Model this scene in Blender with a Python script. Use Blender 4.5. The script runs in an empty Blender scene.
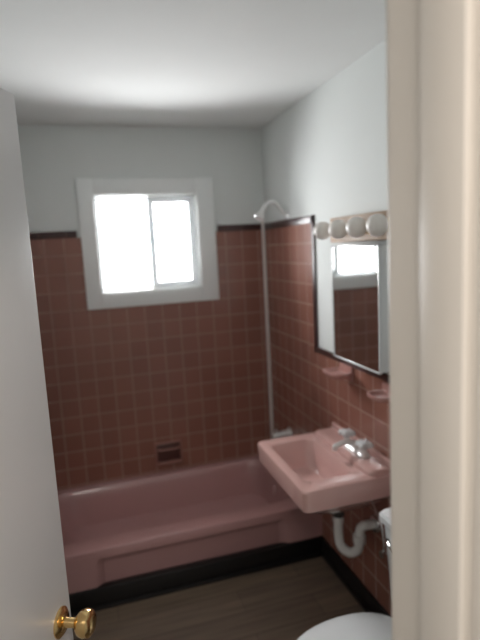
import bpy, bmesh, math
from mathutils import Vector, Matrix
W=1.134; D=3.143; H=2.44; XL=-0.42; TUBY=2.385
scene=bpy.context.scene
try:
    scene.view_settings.view_transform='Standard'; scene.view_settings.look='None'
    scene.view_settings.exposure=0.0
except Exception as e: print(e)

# ---------------------------------------------------------------- materials
def newmat(name):
    m=bpy.data.materials.new(name); m.use_nodes=True
    nt=m.node_tree; b=nt.nodes["Principled BSDF"]; return m,nt,b
def simple(name,col,rough=.5,metal=0,noise=.06,scale=6,coat=0,bump=0,bscale=60,spec=.5):
    m,nt,b=newmat(name)
    b.inputs['Roughness'].default_value=rough; b.inputs['Metallic'].default_value=metal
    b.inputs['Coat Weight'].default_value=coat; b.inputs['Coat Roughness'].default_value=.08
    b.inputs['Specular IOR Level'].default_value=spec
    tc=nt.nodes.new('ShaderNodeTexCoord'); n=nt.nodes.new('ShaderNodeTexNoise')
    n.inputs['Scale'].default_value=scale; n.inputs['Detail'].default_value=4
    nt.links.new(tc.outputs['Object'],n.inputs['Vector'])
    mx=nt.nodes.new('ShaderNodeMix'); mx.data_type='RGBA'
    c=Vector(col)
    mx.inputs[6].default_value=(*(c*(1-noise)),1); mx.inputs[7].default_value=(*[min(1,x) for x in c*(1+noise)],1)
    nt.links.new(n.outputs['Fac'],mx.inputs[0]); nt.links.new(mx.outputs[2],b.inputs['Base Color'])
    if bump:
        n2=nt.nodes.new('ShaderNodeTexNoise'); n2.inputs['Scale'].default_value=bscale
        nt.links.new(tc.outputs['Object'],n2.inputs['Vector'])
        bp=nt.nodes.new('ShaderNodeBump'); bp.inputs['Strength'].default_value=bump; bp.inputs['Distance'].default_value=.002
        nt.links.new(n2.outputs['Fac'],bp.inputs['Height']); nt.links.new(bp.outputs['Normal'],b.inputs['Normal'])
    return m
def tilemat(name,axis,uoff,voff,c1,c2,grout,bw=.108,bh=.108,rough=.22):
    m,nt,b=newmat(name)
    tc=nt.nodes.new('ShaderNodeTexCoord'); s=nt.nodes.new('ShaderNodeSeparateXYZ')
    nt.links.new(tc.outputs['Object'],s.inputs[0])
    def add(o,v):
        a=nt.nodes.new('ShaderNodeMath'); a.operation='ADD'; a.inputs[1].default_value=v
        nt.links.new(o,a.inputs[0]); return a.outputs[0]
    cb=nt.nodes.new('ShaderNodeCombineXYZ')
    nt.links.new(add(s.outputs[axis],uoff),cb.inputs[0]); nt.links.new(add(s.outputs[2],voff),cb.inputs[1])
    br=nt.nodes.new('ShaderNodeTexBrick'); br.offset=0; br.squash=1
    br.inputs['Scale'].default_value=1; br.inputs['Brick Width'].default_value=bw; br.inputs['Row Height'].default_value=bh
    br.inputs['Mortar Size'].default_value=.0026; br.inputs['Mortar Smooth'].default_value=.3
    br.inputs['Color1'].default_value=(*c1,1); br.inputs['Color2'].default_value=(*c2,1); br.inputs['Mortar'].default_value=(*grout,1)
    nt.links.new(cb.outputs[0],br.inputs['Vector'])
    nt.links.new(br.outputs['Color'],b.inputs['Base Color'])
    bp=nt.nodes.new('ShaderNodeBump'); bp.invert=True; bp.inputs['Strength'].default_value=.6; bp.inputs['Distance'].default_value=.0015
    nt.links.new(br.outputs['Fac'],bp.inputs['Height']); nt.links.new(bp.outputs['Normal'],b.inputs['Normal'])
    mr=nt.nodes.new('ShaderNodeMapRange'); mr.inputs['To Min'].default_value=rough; mr.inputs['To Max'].default_value=.8
    nt.links.new(br.outputs['Fac'],mr.inputs['Value']); nt.links.new(mr.outputs[0],b.inputs['Roughness'])
    return m
T1=(.315,.142,.104);T2=(.275,.124,.092);TG=(.47,.29,.235)
m_tile_back=tilemat('tile_back_mat',0,20*.108-.0,20*.108-1.82,T1,T2,TG)
m_tile_side=tilemat('tile_side_mat',1,30*.108-D,20*.108-1.82,T1,T2,TG)
m_tile_wain=m_tile_side
m_cap=tilemat('tile_cap_mat',1,1.0,1.0,(.055,.018,.016),(.042,.015,.013),(.12,.07,.06),.152,.9,.3)
m_capb=tilemat('tile_cap_back_mat',0,1.0,1.0,(.055,.018,.016),(.042,.015,.013),(.12,.07,.06),.152,.9,.3)
m_wall=simple('wall_paint',(.76,.785,.77),.75,noise=.02,bump=.15,bscale=120)
m_ceil=simple('ceiling_paint',(.77,.78,.77),.85,noise=.02,bump=.2,bscale=90)
m_trimw=simple('window_trim_paint',(.90,.92,.91),.4,noise=.02)
m_vinyl=simple('window_vinyl',(.88,.90,.91),.35,noise=.01)
nt=m_vinyl.node_tree; tl=nt.nodes.new('ShaderNodeBsdfTranslucent'); tl.inputs['Color'].default_value=(.9,.92,.93,1)
mx=nt.nodes.new('ShaderNodeMixShader'); mx.inputs[0].default_value=.10  # translucency added to brighten the frames, standing in for window glare
nt.links.new(nt.nodes['Principled BSDF'].outputs[0],mx.inputs[1]); nt.links.new(tl.outputs[0],mx.inputs[2]); nt.links.new(mx.outputs[0],nt.nodes['Material Output'].inputs['Surface'])
m_cream=simple('cream_door_trim_paint',(.79,.74,.675),.4,noise=.03,bump=.1,bscale=25)
m_door=simple('door_paint',(.78,.76,.755),.35,noise=.02,bump=.08,bscale=30)
m_tub=simple('pink_enamel_tub',(.50,.285,.28),.18,noise=.04,scale=3,coat=.3)
m_sink=simple('pink_enamel_sink',(.66,.41,.375),.16,noise=.03,scale=3,coat=.4)
m_pinkc=simple('pink_ceramic',(.48,.25,.22),.18,noise=.05)
m_dish=simple('soap_dish_ceramic',(.34,.165,.135),.2,noise=.05)
m_black=simple('black_cove_base',(.008,.007,.007),.45,noise=.2)
m_chrome=simple('chrome',(.80,.81,.82),.12,1,noise=.02)
m_satin=simple('satin_chrome',(.80,.80,.79),.35,.6,noise=.02)
m_brass=simple('brass',(.80,.56,.25),.2,1,noise=.04)
m_wood=simple('light_bar_tan',(.42,.28,.18),.45,noise=.15,scale=20)
m_globe=simple('frosted_globe',(.88,.83,.78),.35,noise=.01)
m_white=simple('white_porcelain',(.83,.85,.86),.12,noise=.01,coat=.4)
m_pvc=simple('white_pvc',(.78,.77,.75),.4,noise=.04)
m_darkp=simple('dark_rubber',(.03,.028,.027),.5,noise=.1)
m_caulk=simple('white_caulk',(.85,.80,.76),.6,noise=.08,scale=20)
m_recess_shade=simple('painted_recess_shade',(.10,.042,.036),.3,noise=.1)  # shade inside the soap dish, put into the colour
m_mirror=simple('mirror_silver',(.80,.82,.82),.02,1,noise=0.0)
m_acr,nt,b=newmat('acrylic_handle'); b.inputs['Base Color'].default_value=(.85,.87,.88,1); b.inputs['Roughness'].default_value=.12; b.inputs['Transmission Weight'].default_value=.25
m_glass,nt,b=newmat('window_glass')
tr=nt.nodes.new('ShaderNodeBsdfTransparent'); gl=nt.nodes.new('ShaderNodeBsdfGlossy'); gl.inputs['Roughness'].default_value=.02
mx=nt.nodes.new('ShaderNodeMixShader'); fr=nt.nodes.new('ShaderNodeFresnel'); fr.inputs['IOR'].default_value=1.3
nt.links.new(fr.outputs[0],mx.inputs[0]); nt.links.new(tr.outputs[0],mx.inputs[1]); nt.links.new(gl.outputs[0],mx.inputs[2])
nt.links.new(mx.outputs[0],nt.nodes['Material Output'].inputs['Surface'])
# floor planks (run along X)
m_floor,nt,b=newmat('vinyl_plank_floor')
tc=nt.nodes.new('ShaderNodeTexCoord'); br=nt.nodes.new('ShaderNodeTexBrick'); br.offset=.37
br.inputs['Scale'].default_value=1; br.inputs['Brick Width'].default_value=.92; br.inputs['Row Height'].default_value=.15
br.inputs['Mortar Size'].default_value=.0014
br.inputs['Color1'].default_value=(.175,.130,.092,1); br.inputs['Color2'].default_value=(.145,.107,.077,1); br.inputs['Mortar'].default_value=(.06,.045,.035,1)
nt.links.new(tc.outputs['Object'],br.inputs['Vector'])
mp=nt.nodes.new('ShaderNodeMapping'); mp.inputs['Scale'].default_value=(1.5,22,1)
nt.links.new(tc.outputs['Object'],mp.inputs[0]); ns=nt.nodes.new('ShaderNodeTexNoise'); ns.inputs['Scale'].default_value=1.6; ns.inputs['Detail'].default_value=5
nt.links.new(mp.outputs[0],ns.inputs['Vector'])
mr=nt.nodes.new('ShaderNodeMapRange'); mr.inputs['From Min'].default_value=.3; mr.inputs['From Max'].default_value=.7; mr.inputs['To Min'].default_value=.76; mr.inputs['To Max'].default_value=1.24
nt.links.new(ns.outputs['Fac'],mr.inputs['Value'])
vm=nt.nodes.new('ShaderNodeVectorMath'); vm.operation='SCALE'
nt.links.new(br.outputs['Color'],vm.inputs[0]); nt.links.new(mr.outputs[0],vm.inputs['Scale'])
nt.links.new(vm.outputs[0],b.inputs['Base Color']); b.inputs['Roughness'].default_value=.45

# ---------------------------------------------------------------- mesh builder
class B:
    def __init__(s): s.bm=bmesh.new(); s.mats=[]
    def mi(s,m):
        if m not in s.mats: s.mats.append(m)
        return s.mats.index(m)
    def box(s,x0,x1,y0,y1,z0,z1,mat,bev=0,seg=2):
        r=bmesh.ops.create_cube(s.bm,size=1); vs=r['verts']
        for v in vs: v.co=Vector(((x0+x1)/2+v.co.x*(x1-x0),(y0+y1)/2+v.co.y*(y1-y0),(z0+z1)/2+v.co.z*(z1-z0)))
        fs=list({f for v in vs for f in v.link_faces})
        for f in fs: f.material_index=s.mi(mat)
        if bev:
            es=list({e for v in vs for e in v.link_edges})
            r=bmesh.ops.bevel(s.bm,geom=es,offset=bev,segments=seg,affect='EDGES',profile=.5)
            for f in r['faces']: f.material_index=s.mi(mat)
    def loops(s,ls,mat,cap0=True,cap1=True):
        i=s.mi(mat); prev=None; first=None
        for l in ls:
            vs=[s.bm.verts.new(p) for p in l]
            if prev:
                n=len(vs)
                for k in range(n):
                    f=s.bm.faces.new((prev[k],prev[(k+1)%n],vs[(k+1)%n],vs[k])); f.material_index=i
            else: first=vs
            prev=vs
        if cap0: f=s.bm.faces.new(list(reversed(first))); f.material_index=i
        if cap1: f=s.bm.faces.new(prev); f.material_index=i
    def lathe(s,prof,origin,axis,mat,n=24):
        a=Vector(axis).normalized(); u=a.orthogonal().normalized(); v=a.cross(u); o=Vector(origin)
        ls=[]
        for (r,h) in prof:
            r=max(r,.0003)
            ls.append([o+a*h+(u*math.cos(t)+v*math.sin(t))*r for t in [2*math.pi*k/n for k in range(n)]])
        s.loops(ls,mat)
    def cyl(s,p0,p1,r,mat,r1=None,n=20):
        p0=Vector(p0);p1=Vector(p1); r1=r if r1 is None else r1
        s.lathe([(r,0),(r1,(p1-p0).length)],p0,p1-p0,mat,n)
    def ball(s,c,r,mat,n=24,m=14,sc=(1,1,1)):
        c=Vector(c); ls=[]
        for j in range(m+1):
            t=math.pi*j/m; rr=max(math.sin(t)*r,.0003)
            ls.append([c+Vector((rr*math.cos(2*math.pi*k/n)*sc[0],rr*math.sin(2*math.pi*k/n)*sc[1],-math.cos(t)*r*sc[2])) for k in range(n)])
        s.loops(ls,mat)
    def tube(s,pts,r,mat,n=14,sub=8):
        P=[Vector(p) for p in pts]; Q=[]
        if sub>1 and len(P)>2:
            E=[P[0]*2-P[1]]+P+[P[-1]*2-P[-2]]
            for i in range(1,len(E)-2):
                for k in range(sub):
                    t=k/sub; a,b_,c,d=E[i-1],E[i],E[i+1],E[i+2]
                    Q.append(.5*((2*b_)+(c-a)*t+(2*a-5*b_+4*c-d)*t*t+(3*b_-a-3*c+d)*t**3))
            Q.append(P[-1])
        else: Q=P
        ls=[]; u=None
        for i,q in enumerate(Q):
            tn=(Q[min(i+1,len(Q)-1)]-Q[max(i-1,0)]).normalized()
            u=tn.orthogonal().normalized() if u is None else (u-tn*u.dot(tn)).normalized()
            v=tn.cross(u)
            ls.append([q+(u*math.cos(2*math.pi*k/n)+v*math.sin(2*math.pi*k/n))*r for k in range(n)])
        s.loops(ls,mat)
    def done(s,name,ang=35,smooth=True,xf=None):
        bmesh.ops.recalc_face_normals(s.bm,faces=s.bm.faces[:])
        if smooth:
            for f in s.bm.faces: f.smooth=True
            for e in s.bm.edges:
                if len(e.link_faces)==2 and e.calc_face_angle(0)>math.radians(ang): e.smooth=False
        me=bpy.data.meshes.new(name); s.bm.to_mesh(me); s.bm.free()
        for m in s.mats: me.materials.append(m)
        ob=bpy.data.objects.new(name,me); scene.collection.objects.link(ob)
        if xf is not None: ob.matrix_world=xf
        return ob
def rr(x0,x1,y0,y1,r,z,n=7):
    out=[]
    for cx,cy,a0 in ((x1-r,y1-r,0),(x0+r,y1-r,90),(x0+r,y0+r,180),(x1-r,y0+r,270)):
        for k in range(n):
            a=math.radians(a0+90*k/(n-1)); out.append(Vector((cx+r*math.cos(a),cy+r*math.sin(a),z)))
    return out

# ---------------------------------------------------------------- room shell
HX0,HX1,HY0=-1.3,1.7,-1.7
FY0,FY1=.374,.502        # wall containing the doorway
JX0,JX1=-.385,.330       # door opening
wx0,wx1,wz0,wz1=.08,.69,1.475,2.05
b=B(); b.box(HX0-.1,HX1+.1,HY0-.1,D+.16,-.1,0,m_floor); b.done('floor',smooth=False)
b=B(); b.box(HX0-.1,HX1+.1,HY0-.1,D+.16,H,H+.1,m_ceil); b.done('ceiling',smooth=False)
b=B()
b.box(XL-.12,wx0,D,D+.16,0,H,m_wall); b.box(wx1,W+.12,D,D+.16,0,H,m_wall)
b.box(wx0,wx1,D,D+.16,0,wz0,m_wall); b.box(wx0,wx1,D,D+.16,wz1,H,m_wall)
b.done('wall_back',smooth=False)
b=B(); b.box(W,W+.12,FY1,D,0,H,m_wall); b.done('wall_right',smooth=False)
b=B(); b.box(XL-.12,XL,FY1,D,0,H,m_wall); b.done('wall_left',smooth=False)
b=B(); b.box(HX0,JX0-.02,FY0,FY1,0,H,m_wall); b.box(JX1+.02,HX1,FY0,FY1,0,H,m_wall); b.box(JX0-.02,JX1+.02,FY0,FY1,2.06,H,m_wall); b.done('wall_front',smooth=False)
b=B(); b.box(HX0-.1,HX0,HY0,FY1,0,H,m_wall); b.done('wall_hall_left',smooth=False)
b=B(); b.box(HX1,HX1+.1,HY0,FY1,0,H,m_wall); b.done('wall_hall_right',smooth=False)
b=B(); b.box(HX0-.1,HX1+.1,HY0-.1,HY0,0,H,m_wall); b.done('wall_hall_back',smooth=False)

# tile surrounds
th=.009; CZ=1.812
b=B()
b.box(XL,wx0-.03,D-th,D,.28,CZ,m_tile_back); b.box(wx1+.03,W,D-th,D,.28,CZ,m_tile_back); b.box(wx0-.03,wx1+.03,D-th,D,.28,1.44,m_tile_back)
b.box(XL,-.03,D-th-.003,D,CZ,1.852,m_capb,.003); b.box(.815,W,D-th-.003,D,CZ,1.852,m_capb,.003)
b.done('wall_tile_back')
b=B()
b.box(W-th,W,2.42,D-th,0,CZ,m_tile_side)
b.box(W-th,W,FY1,2.42,0,1.14,m_tile_wain)
b.box(W-th-.003,W,2.39,D-th,CZ,1.852,m_cap,.003)
b.box(W-th-.003,W,2.39,2.42,1.14,1.85,m_cap,.003)
b.box(W-th-.003,W,FY1,2.42,1.14,1.17,m_cap,.003)
b.done('wall_tile_right')
b=B(); b.box(XL,XL+th,2.3,D-th,0,1.82,m_tile_side); b.box(XL,XL+th+.003,2.3,D-th,1.82,1.85,m_cap,.003); b.done('wall_tile_left')
b=B(); b.box(W-th-.018,W-th+.001,D-th-.014,D-th+.001,.31,1.88,m_caulk,.004); b.done('trim_tile_corner')

# black cove bases
b=B(); b.box(XL+.01,W-.012,TUBY-.014,TUBY+.03,0,.105,m_black,.006); b.box(XL+.01,W-.012,TUBY-.030,TUBY,0,.018,m_black,.006); b.done('baseboard_tub')
b=B(); b.box(W-th-.014,W-th,FY1,TUBY-.014,0,.10,m_black,.005); b.box(W-th-.028,W-th,FY1,TUBY-.03,0,.018,m_black,.005); b.done('baseboard_right')

# ---------------------------------------------------------------- window
b=B()
yo=D-.022
b.box(-.01,wx0,yo,D,1.385,2.145,m_trimw,.004); b.box(wx1,.80,yo,D,1.385,2.145,m_trimw,.004)
b.box(wx0,wx1,yo,D,2.05,2.145,m_trimw,.004); b.box(wx0,wx1,yo,D,1.385,1.475,m_trimw,.004)
b.box(wx0-.004,wx0+.008,D-.005,D+.14,wz0,wz1,m_trimw); b.box(wx1-.008,wx1+.004,D-.005,D+.14,wz0,wz1,m_trimw)
b.box(wx0,wx1,D-.005,D+.14,wz0-.004,wz0+.008,m_trimw); b.box(wx0,wx1,D-.005,D+.14,wz1-.008,wz1+.004,m_trimw)
f0,f1=D+.05,D+.10
def frame(x0,x1,z0,z1,wl,wr,wb,wt,y0,y1):   # non-overlapping members
    b.box(x0,x0+wl,y0,y1,z0,z1,m_vinyl); b.box(x1-wr,x1,y0,y1,z0,z1,m_vinyl)
    b.box(x0+wl,x1-wr,y0,y1,z0,z0+wb,m_vinyl); b.box(x0+wl,x1-wr,y0,y1,z1-wt,z1,m_vinyl)
frame(wx0+.008,wx1-.008,wz0+.008,wz1-.008,.014,.014,.018,.018,f0+.026,f1)
s0,s1=.392,wx1-.012
frame(s0,s1,wz0+.012,wz1-.012,.038,.034,.034,.034,f0-.012,f0+.025)
b.box(s0+.012,s0+.028,f0-.022,f0-.0125,1.72,1.80,m_vinyl,.003)
b.box(wx0+.022,s0+.02,f1-.03,f1-.026,wz0+.026,wz1-.026,m_glass); b.box(s0+.038,s1-.034,f0+.004,f0+.008,wz0+.046,wz1-.046,m_glass)
b.done('window_1')
b=B(); b.lathe([(.014,0),(.014,.004),(.009,.006),(.009,.03),(.013,.031),(.013,.04)],(.825,D-.014,1.868),(0,-1,0),m_white,16); b.done('curtain_rod_bracket')

# ---------------------------------------------------------------- bathtub
b=B(); X0,X1=XL+th+.001,W-th-.001; Y1=D-th-.001
R=.30
b.loops([rr(X0,X1,TUBY+.034,Y1,.004,.0),rr(X0,X1,TUBY+.034,Y1,.004,.205),rr(X0,X1,TUBY+.026,Y1,.005,.225),rr(X0,X1,TUBY+.004,Y1,.006,.247),rr(X0,X1,TUBY,Y1,.008,.285),rr(X0+.002,X1-.002,TUBY+.004,Y1-.002,.012,.295),rr(X0+.008,X1-.008,TUBY+.014,Y1-.006,.02,R),
 rr(X0+.075,X1-.085,TUBY+.100,Y1-.05,.13,R-.002),rr(X0+.085,X1-.095,TUBY+.110,Y1-.058,.13,R-.012),rr(X0+.10,X1-.105,TUBY+.122,Y1-.068,.13,R-.04),
 rr(X0+.15,X1-.13,TUBY+.140,Y1-.085,.12,.14),rr(X0+.19,X1-.145,TUBY+.155,Y1-.10,.12,.085),rr(X0+.25,X1-.19,TUBY+.20,Y1-.14,.10,.062)],m_tub)
def post(xa,xb,ya,yb,z0,z1,sl,sr):
    def ring(z,e=0):
        return [Vector((xa,yb,z)),Vector((xb+e*(sr>0),yb,z)),Vector((xb+e*(sr>0)-sr*.35,yb-(yb-ya)*.45,z)),Vector((xb+e*(sr>0)-sr,ya,z)),Vector((xa-e*(sl>0)+sl,ya,z)),Vector((xa-e*(sl>0)+sl*.35,yb-(yb-ya)*.45,z))]
    b.loops([ring(z0),ring(z1-.07),ring(z1-.03,.015),ring(z1,.045)],m_tub)
post(X0,-.04,TUBY,TUBY+.04,0,.27,0,.05); post(.87,X1,TUBY,TUBY+.04,0,.27,.05,0)
b.lathe([(.03,0),(.03,.004),(.012,.007)],(X1-.125,2.80,.20),(-1,0,.2),m_chrome,20)
b.lathe([(.03,0),(.03,.003),(.02,.004)],(X1-.25,2.80,.0622),(0,0,1),m_chrome,20)
b.done('bathtub')

# soap dish on back wall; its recess shade is painted as a flat dark plate
b=B(); yb=D-th
b.box(.315,.495,yb-.012,yb,.345,.50,m_dish,.006); b.box(.330,.480,yb-.0135,yb-.011,.368,.486,m_recess_shade,.0005)
b.box(.326,.484,yb-.040,yb-.01,.355,.374,m_dish,.007); b.tube([(.345,yb-.012,.455),(.35,yb-.035,.455),(.46,yb-.035,.455),(.465,yb-.012,.455)],.007,m_dish,sub=5)
b.done('soap_dish')

# shower head + arm, tub spout
b=B(); sy=2.76; wx=W-th
b.lathe([(.03,0),(.028,.006),(.012,.012)],(W,sy,1.875),(-1,0,0),m_satin)
b.tube([(W,sy,1.875),(W-.03,sy,1.90),(W-.07,sy,1.95),(W-.115,sy,1.95),(W-.148,sy,1.91)],.010,m_satin)
b.ball((W-.148,sy,1.905),.014,m_satin)
b.lathe([(.012,0),(.015,.010),(.028,.034),(.030,.048),(.026,.052)],(W-.148,sy,1.905),(-.5,-.15,-.85),m_satin)
b.done('shower_head')
b=B()
b.lathe([(.038,0),(.036,.006),(.026,.012),(.025,.05),(.023,.10),(.021,.115),(.010,.12)],(wx,2.82,.545),(-1,0,-.05),m_satin)
b.cyl((wx-.10,2.82,.54),(wx-.10,2.82,.51),.014,m_satin); b.cyl((wx-.09,2.82,.56),(wx-.09,2.82,.585),.005,m_satin)
b.done('tub_spout')

# ---------------------------------------------------------------- sink
sx0,sx1,sy0,sy1=.712,W-th,1.67,2.235; sz=.775; fy=1.905
b=B()
b.loops([rr(.90,sx1,fy-.095,fy+.095,.04,sz-.20),rr(.82,sx1,1.77,2.12,.06,sz-.17),rr(.76,sx1,1.715,2.195,.05,sz-.125),rr(sx0+.022,sx1,sy0+.018,sy1-.018,.03,sz-.100),
 rr(sx0+.006,sx1,sy0+.005,sy1-.005,.03,sz-.090),rr(sx0,sx1,sy0,sy1,.028,sz-.01),rr(sx0+.004,sx1,sy0+.004,sy1-.004,.028,sz-.002),rr(sx0+.012,sx1-.001,sy0+.012,sy1-.012,.028,sz),
 rr(sx0+.045,sx1-.145,sy0+.085,sy1-.060,.035,sz-.004),rr(sx0+.053,sx1-.152,sy0+.094,sy1-.069,.035,sz-.012),
 rr(sx0+.075,sx1-.16,sy0+.12,sy1-.095,.045,sz-.07),rr(sx0+.10,sx1-.17,sy0+.15,sy1-.125,.045,sz-.11),rr(sx0+.14,sx1-.18,sy0+.20,sy1-.18,.03,sz-.125)],m_sink)
b.loops([rr(sx1-.120,sx1,sy0+.02,sy1-.02,.02,sz-.005),rr(sx1-.113,sx1,sy0+.022,sy1-.022,.02,sz+.012),rr(sx1-.103,sx1,sy0+.028,sy1-.028,.02,sz+.018)],m_sink)
b.box(sx1-.018,sx1,sy0+.02,sy1-.02,sz,sz+.045,m_sink,.007)
b.lathe([(.022,0),(.022,.003),(.012,.004)],(.90,fy+.03,sz-.125),(0,0,1),m_chrome)
b.done('wall_sink')
# faucet
b=B(); fx=sx1-.058; fz=sz+.018
b.loops([rr(fx-.026,fx+.026,fy-.098,fy+.098,.022,fz),rr(fx-.026,fx+.026,fy-.098,fy+.098,.022,fz+.012),rr(fx-.018,fx+.018,fy-.09,fy+.09,.016,fz+.018)],m_satin)
b.tube([(fx,fy,fz+.01),(fx-.005,fy,fz+.038),(fx-.05,fy,fz+.048),(fx-.105,fy,fz+.034)],.012,m_satin)
b.cyl((fx-.10,fy,fz+.038),(fx-.102,fy,fz+.020),.011,m_satin)
for s_ in(-1,1):
    cy=fy+s_*.075
    b.cyl((fx,cy,fz+.012),(fx,cy,fz+.040),.016,m_satin,.012)
    b.lathe([(.010,.0),(.021,.006),(.028,.016),(.026,.030),(.014,.036)],(fx,cy,fz+.038),(0,0,1),m_acr,12)
    for a in range(4):
        an=math.radians(45+90*a); b.ball((fx+.026*math.cos(an),cy+.026*math.sin(an),fz+.057),.014,m_acr,10,8)
    b.lathe([(.009,0),(.009,.003)],(fx,cy,fz+.074),(0,0,1),m_chrome,12)
b.done('faucet')
# drain trap
b=B(); tx=.985;ty=1.925
b.cyl((tx,ty,.585),(tx,ty,.50),.017,m_darkp); b.cyl((tx,ty,.535),(tx,ty,.495),.027,m_darkp); b.cyl((tx,ty,.50),(tx,ty,.465),.024,m_pvc)
b.tube([(tx,ty,.49),(tx,ty,.40),(tx+.006,ty-.01,.350),(tx+.035,ty-.035,.325),(tx+.062,ty-.06,.350),(tx+.068,ty-.066,.41),(tx+.075,ty-.07,.455),(tx+.105,ty-.075,.465),(sx1,ty-.08,.465)],.021,m_pvc)
b.cyl((tx+.068,ty-.066,.385),(tx+.068,ty-.066,.42),.028,m_pvc)
b.lathe([(.04,0),(.036,.008),(.02,.010)],(sx1,ty-.08,.465),(-1,0,0),m_chrome)
b.done('sink_drain_trap')
b=B()
yy=1.70
b.lathe([(.025,0),(.022,.006),(.009,.008),(.009,.05)],(sx1,yy,.42),(-1,0,0),m_chrome)
b.ball((sx1-.05,yy,.42),.014,m_chrome); b.lathe([(.012,0),(.016,.004),(.016,.014)],(sx1-.05,yy,.42),(-1,0,0),m_chrome,12)
b.tube([(sx1-.05,yy,.42),(sx1-.05,yy,.48),(sx1-.045,yy+.03,.55),(sx1-.045,1.82,.62)],.005,m_chrome)
b.done('sink_supply_valve')

# ---------------------------------------------------------------- ceramic holders on wall
def holder(name,y,w,tumbler,z):
    b=B(); x=wx
    b.box(x-.012,x,y-w/2,y+w/2,z-.035,z+.035,m_pinkc,.006)
    if tumbler:
        b.loops([rr(x-.085,x-.005,y-.045,y+.045,.03,z-.018),rr(x-.095,x-.005,y-.055,y+.055,.035,z-.008),rr(x-.095,x-.005,y-.055,y+.055,.035,z+.004),rr(x-.085,x-.012,y-.045,y+.045,.03,z+.004),rr(x-.082,x-.016,y-.04,y+.04,.03,z-.006)],m_pinkc)
    else:
        b.loops([rr(x-.09,x-.005,y-.055,y+.055,.03,z-.018),rr(x-.105,x-.005,y-.07,y+.07,.03,z),rr(x-.105,x-.005,y-.07,y+.07,.03,z+.010),rr(x-.096,x-.01,y-.062,y+.062,.025,z+.010),rr(x-.088,x-.014,y-.054,y+.054,.025,z-.004)],m_pinkc)
    b.done(name)
holder('wall_soap_holder',2.07,.12,False,1.108)
holder('toothbrush_holder',1.71,.11,True,1.10)

# ---------------------------------------------------------------- medicine cabinet
b=B(); cx=1.040; y0,y1,z0,z1=1.65,2.03,1.20,1.695
b.box(cx+.004,W,y0+.004,y1-.004,z0+.004,z1-.004,m_white,.003)
b.box(cx-.002,cx+.004,y0+.006,y1-.006,z0+.006,z1-.006,m_mirror)
e=.008
for a0,a1,c0,c1 in ((y0,y0+e,z0,z1),(y1-e,y1,z0,z1),(y0,y1,z0,z0+e),(y0,y1,z1-e,z1)):
    b.box(cx-.005,cx+.006,a0,a1,c0,c1,m_white,.002)
b.done('medicine_cabinet')
# vanity light
b=B(); b.box(W-.045,W,1.58,2.14,1.708,1.818,m_wood,.006)
for yy in (1.645,1.795,1.945,2.09):
    b.lathe([(.028,0),(.028,.006),(.016,.012),(.016,.03)],(W-.045,yy,1.763),(-1,0,0),m_brass)
    b.ball((W-.105,yy,1.763),.041,m_globe)
b.done('vanity_light')

# ---------------------------------------------------------------- toilet
b=B(); cy=1.26; tX=.008
def egg(x0,x1,w,z,n=36,p=.85):
    x0+=tX; x1=min(x1+tX,W-th-.002)
    out=[];cxm=x0+(x1-x0)*.55
    for k in range(n):
        t=2*math.pi*k/n; c=math.cos(t); s_=math.sin(t)
        ax=(x1-cxm) if c>0 else (cxm-x0)
        cc=math.copysign(abs(c)**(.75 if c>0 else 1),c)
        out.append(Vector((cxm+ax*cc,cy+w*math.copysign(abs(s_)**.92,s_),z)))
    return out
b.loops([egg(.60,1.05,.10,0),egg(.60,1.05,.105,.02),egg(.62,1.04,.095,.08),egg(.60,1.0,.10,.18),egg(.54,.98,.14,.28),egg(.49,.97,.172,.35),egg(.475,.965,.178,.375),egg(.48,.96,.17,.385)],m_white)
b.box(.86,1.11,cy-.11,cy+.11,.22,.385,m_white,.02)
b.loops([egg(.47,.92,.180,.386),egg(.465,.925,.186,.392),egg(.465,.925,.186,.402),egg(.47,.92,.182,.405)],m_white)
b.loops([egg(.468,.92,.180,.407),egg(.463,.925,.186,.412),egg(.463,.925,.186,.420),egg(.475,.92,.176,.427),egg(.53,.89,.13,.431)],m_white)
for s_ in(-1,1): b.box(.905,.935,cy+s_*.075-.02,cy+s_*.075+.02,.385,.432,m_white,.006)
ty0,ty1=cy-.235,cy+.235
b.loops([rr(.965,1.11,ty0+.03,ty1-.03,.03,.385),rr(.95,1.112,ty0+.015,ty1-.015,.03,.42),rr(.935,1.115,ty0,ty1,.03,.71)],m_white)
b.loops([rr(.928,1.118,ty0-.008,ty1+.008,.03,.71),rr(.922,1.12,ty0-.012,ty1+.012,.03,.718),rr(.922,1.12,ty0-.012,ty1+.012,.03,.738),rr(.93,1.118,ty0-.004,ty1+.004,.03,.748)],m_white)
b.lathe([(.014,0),(.014,.01)],(.936,ty1-.06,.66),(-1,0,0),m_chrome); b.tube([(.925,ty1-.06,.66),(.918,ty1-.09,.658),(.916,ty1-.14,.65)],.006,m_chrome)
b.done('toilet')

# ---------------------------------------------------------------- door frame
b=B()
b.box(JX1,JX1+.02,FY0,FY1,0,2.06,m_cream); b.box(JX0-.02,JX0,FY0,FY1,0,2.06,m_cream); b.box(JX0,JX1,FY0,FY1,2.04,2.06,m_cream)
sa,sb=FY0+.004,FY1-.060
b.box(JX1-.006,JX1+.002,sa,sb,0,2.04,m_cream,.003); b.box(JX0-.002,JX0+.011,sa,sb,0,2.04,m_cream,.003); b.box(JX0,JX1,sa,sb,2.029,2.042,m_cream,.003)
for ya,yb2 in ((FY0-.018,FY0),):
    b.box(JX1+.002,JX1+.075,ya,yb2,0,2.115,m_cream,.004); b.box(JX0-.075,JX0-.006,ya,yb2,0,2.115,m_cream,.004); b.box(JX0-.006,JX1+.006,ya,yb2,2.046,2.115,m_cream,.004)
b.box(JX1+.006,JX1+.075,FY1,FY1+.016,0,2.115,m_cream,.004); b.box(JX0-.006,JX1+.006,FY1,FY1+.016,2.046,2.115,m_cream,.004)
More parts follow.
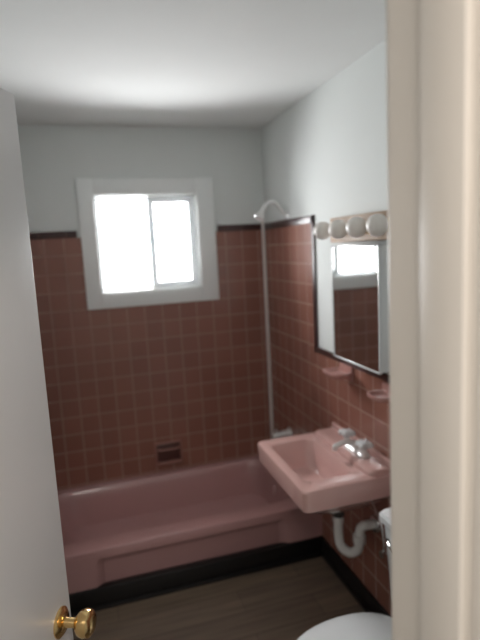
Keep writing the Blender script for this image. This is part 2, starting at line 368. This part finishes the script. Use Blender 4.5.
b.box(JX1-.0015,JX1,FY1-.034,FY1-.008,.90,.96,m_brass)
b.done('trim_door_frame')
hx,hy=JX0+.004,FY1+.006
ex,ey=-.103,1.130
ang=math.atan2(ey-hy,ex-hx); Ld=math.hypot(ex-hx,ey-hy)
b=B()
b.box(0,Ld,0,.035,.012,2.03,m_door,.002)
b.box(Ld-.0005,Ld+.001,.006,.029,.89,.95,m_brass)
for s_,y in((-1,0),(1,.035)):
    b.lathe([(.032,0),(.032,.003),(.024,.009),(.011,.012),(.010,.034),(.016,.038),(.026,.046),(.030,.057),(.028,.068),(.021,.074),(.008,.076)],(Ld-.048,y,.918),(0,s_,0),m_brass)
for z in(.25,1.02,1.80): b.cyl((-.003,-.004,z-.045),(-.003,-.004,z+.045),.006,m_brass)
xf=Matrix.Translation((hx,hy,0))@Matrix.Rotation(ang,4,'Z')
b.done('door_1',xf=xf)

# ---------------------------------------------------------------- light
w=bpy.data.worlds.new('World'); scene.world=w; w.use_nodes=True
bg=w.node_tree.nodes['Background']; bg.inputs['Color'].default_value=(.975,.988,1,1); bg.inputs['Strength'].default_value=31
def area(name,loc,rot,sx,sy,e,col,portal=False):
    l=bpy.data.lights.new(name,'AREA'); l.shape='RECTANGLE'; l.size=sx; l.size_y=sy; l.energy=e; l.color=col
    if portal: l.cycles.is_portal=True
    o=bpy.data.objects.new(name,l); o.location=loc; o.rotation_euler=rot; scene.collection.objects.link(o); return o
area('window_portal',((wx0+wx1)/2,D+.155,(wz0+wz1)/2),(math.radians(-90),0,0),wx1-wx0,wz1-wz0,1,(1,1,1),True)
area('hall_ceiling_light',(.0,-.5,H-.02),(0,0,0),.5,.5,21,(1,.92,.85))

# ---------------------------------------------------------------- camera
yaw,p,r,f,c=0.2890,0.1433,-0.0519,506.147,1.7106
F=Vector((math.sin(yaw)*math.cos(p),math.cos(yaw)*math.cos(p),-math.sin(p)))
R0=Vector((math.cos(yaw),-math.sin(yaw),0)); U0=R0.cross(F)
Rv=R0*math.cos(r)+U0*math.sin(r); Uv=-R0*math.sin(r)+U0*math.cos(r)
cd=bpy.data.cameras.new('camera'); cam=bpy.data.objects.new('camera',cd); scene.collection.objects.link(cam)
M=Matrix((( Rv.x,Uv.x,-F.x,0),(Rv.y,Uv.y,-F.y,0),(Rv.z,Uv.z,-F.z,c),(0,0,0,1)))
cam.matrix_world=M
cd.sensor_fit='VERTICAL'; cd.sensor_height=24; cd.sensor_width=18; cd.lens=f/640*24; cd.clip_start=.02
cd.dof.use_dof=True; cd.dof.focus_distance=1.1; cd.dof.aperture_fstop=1.5
scene.camera=cam
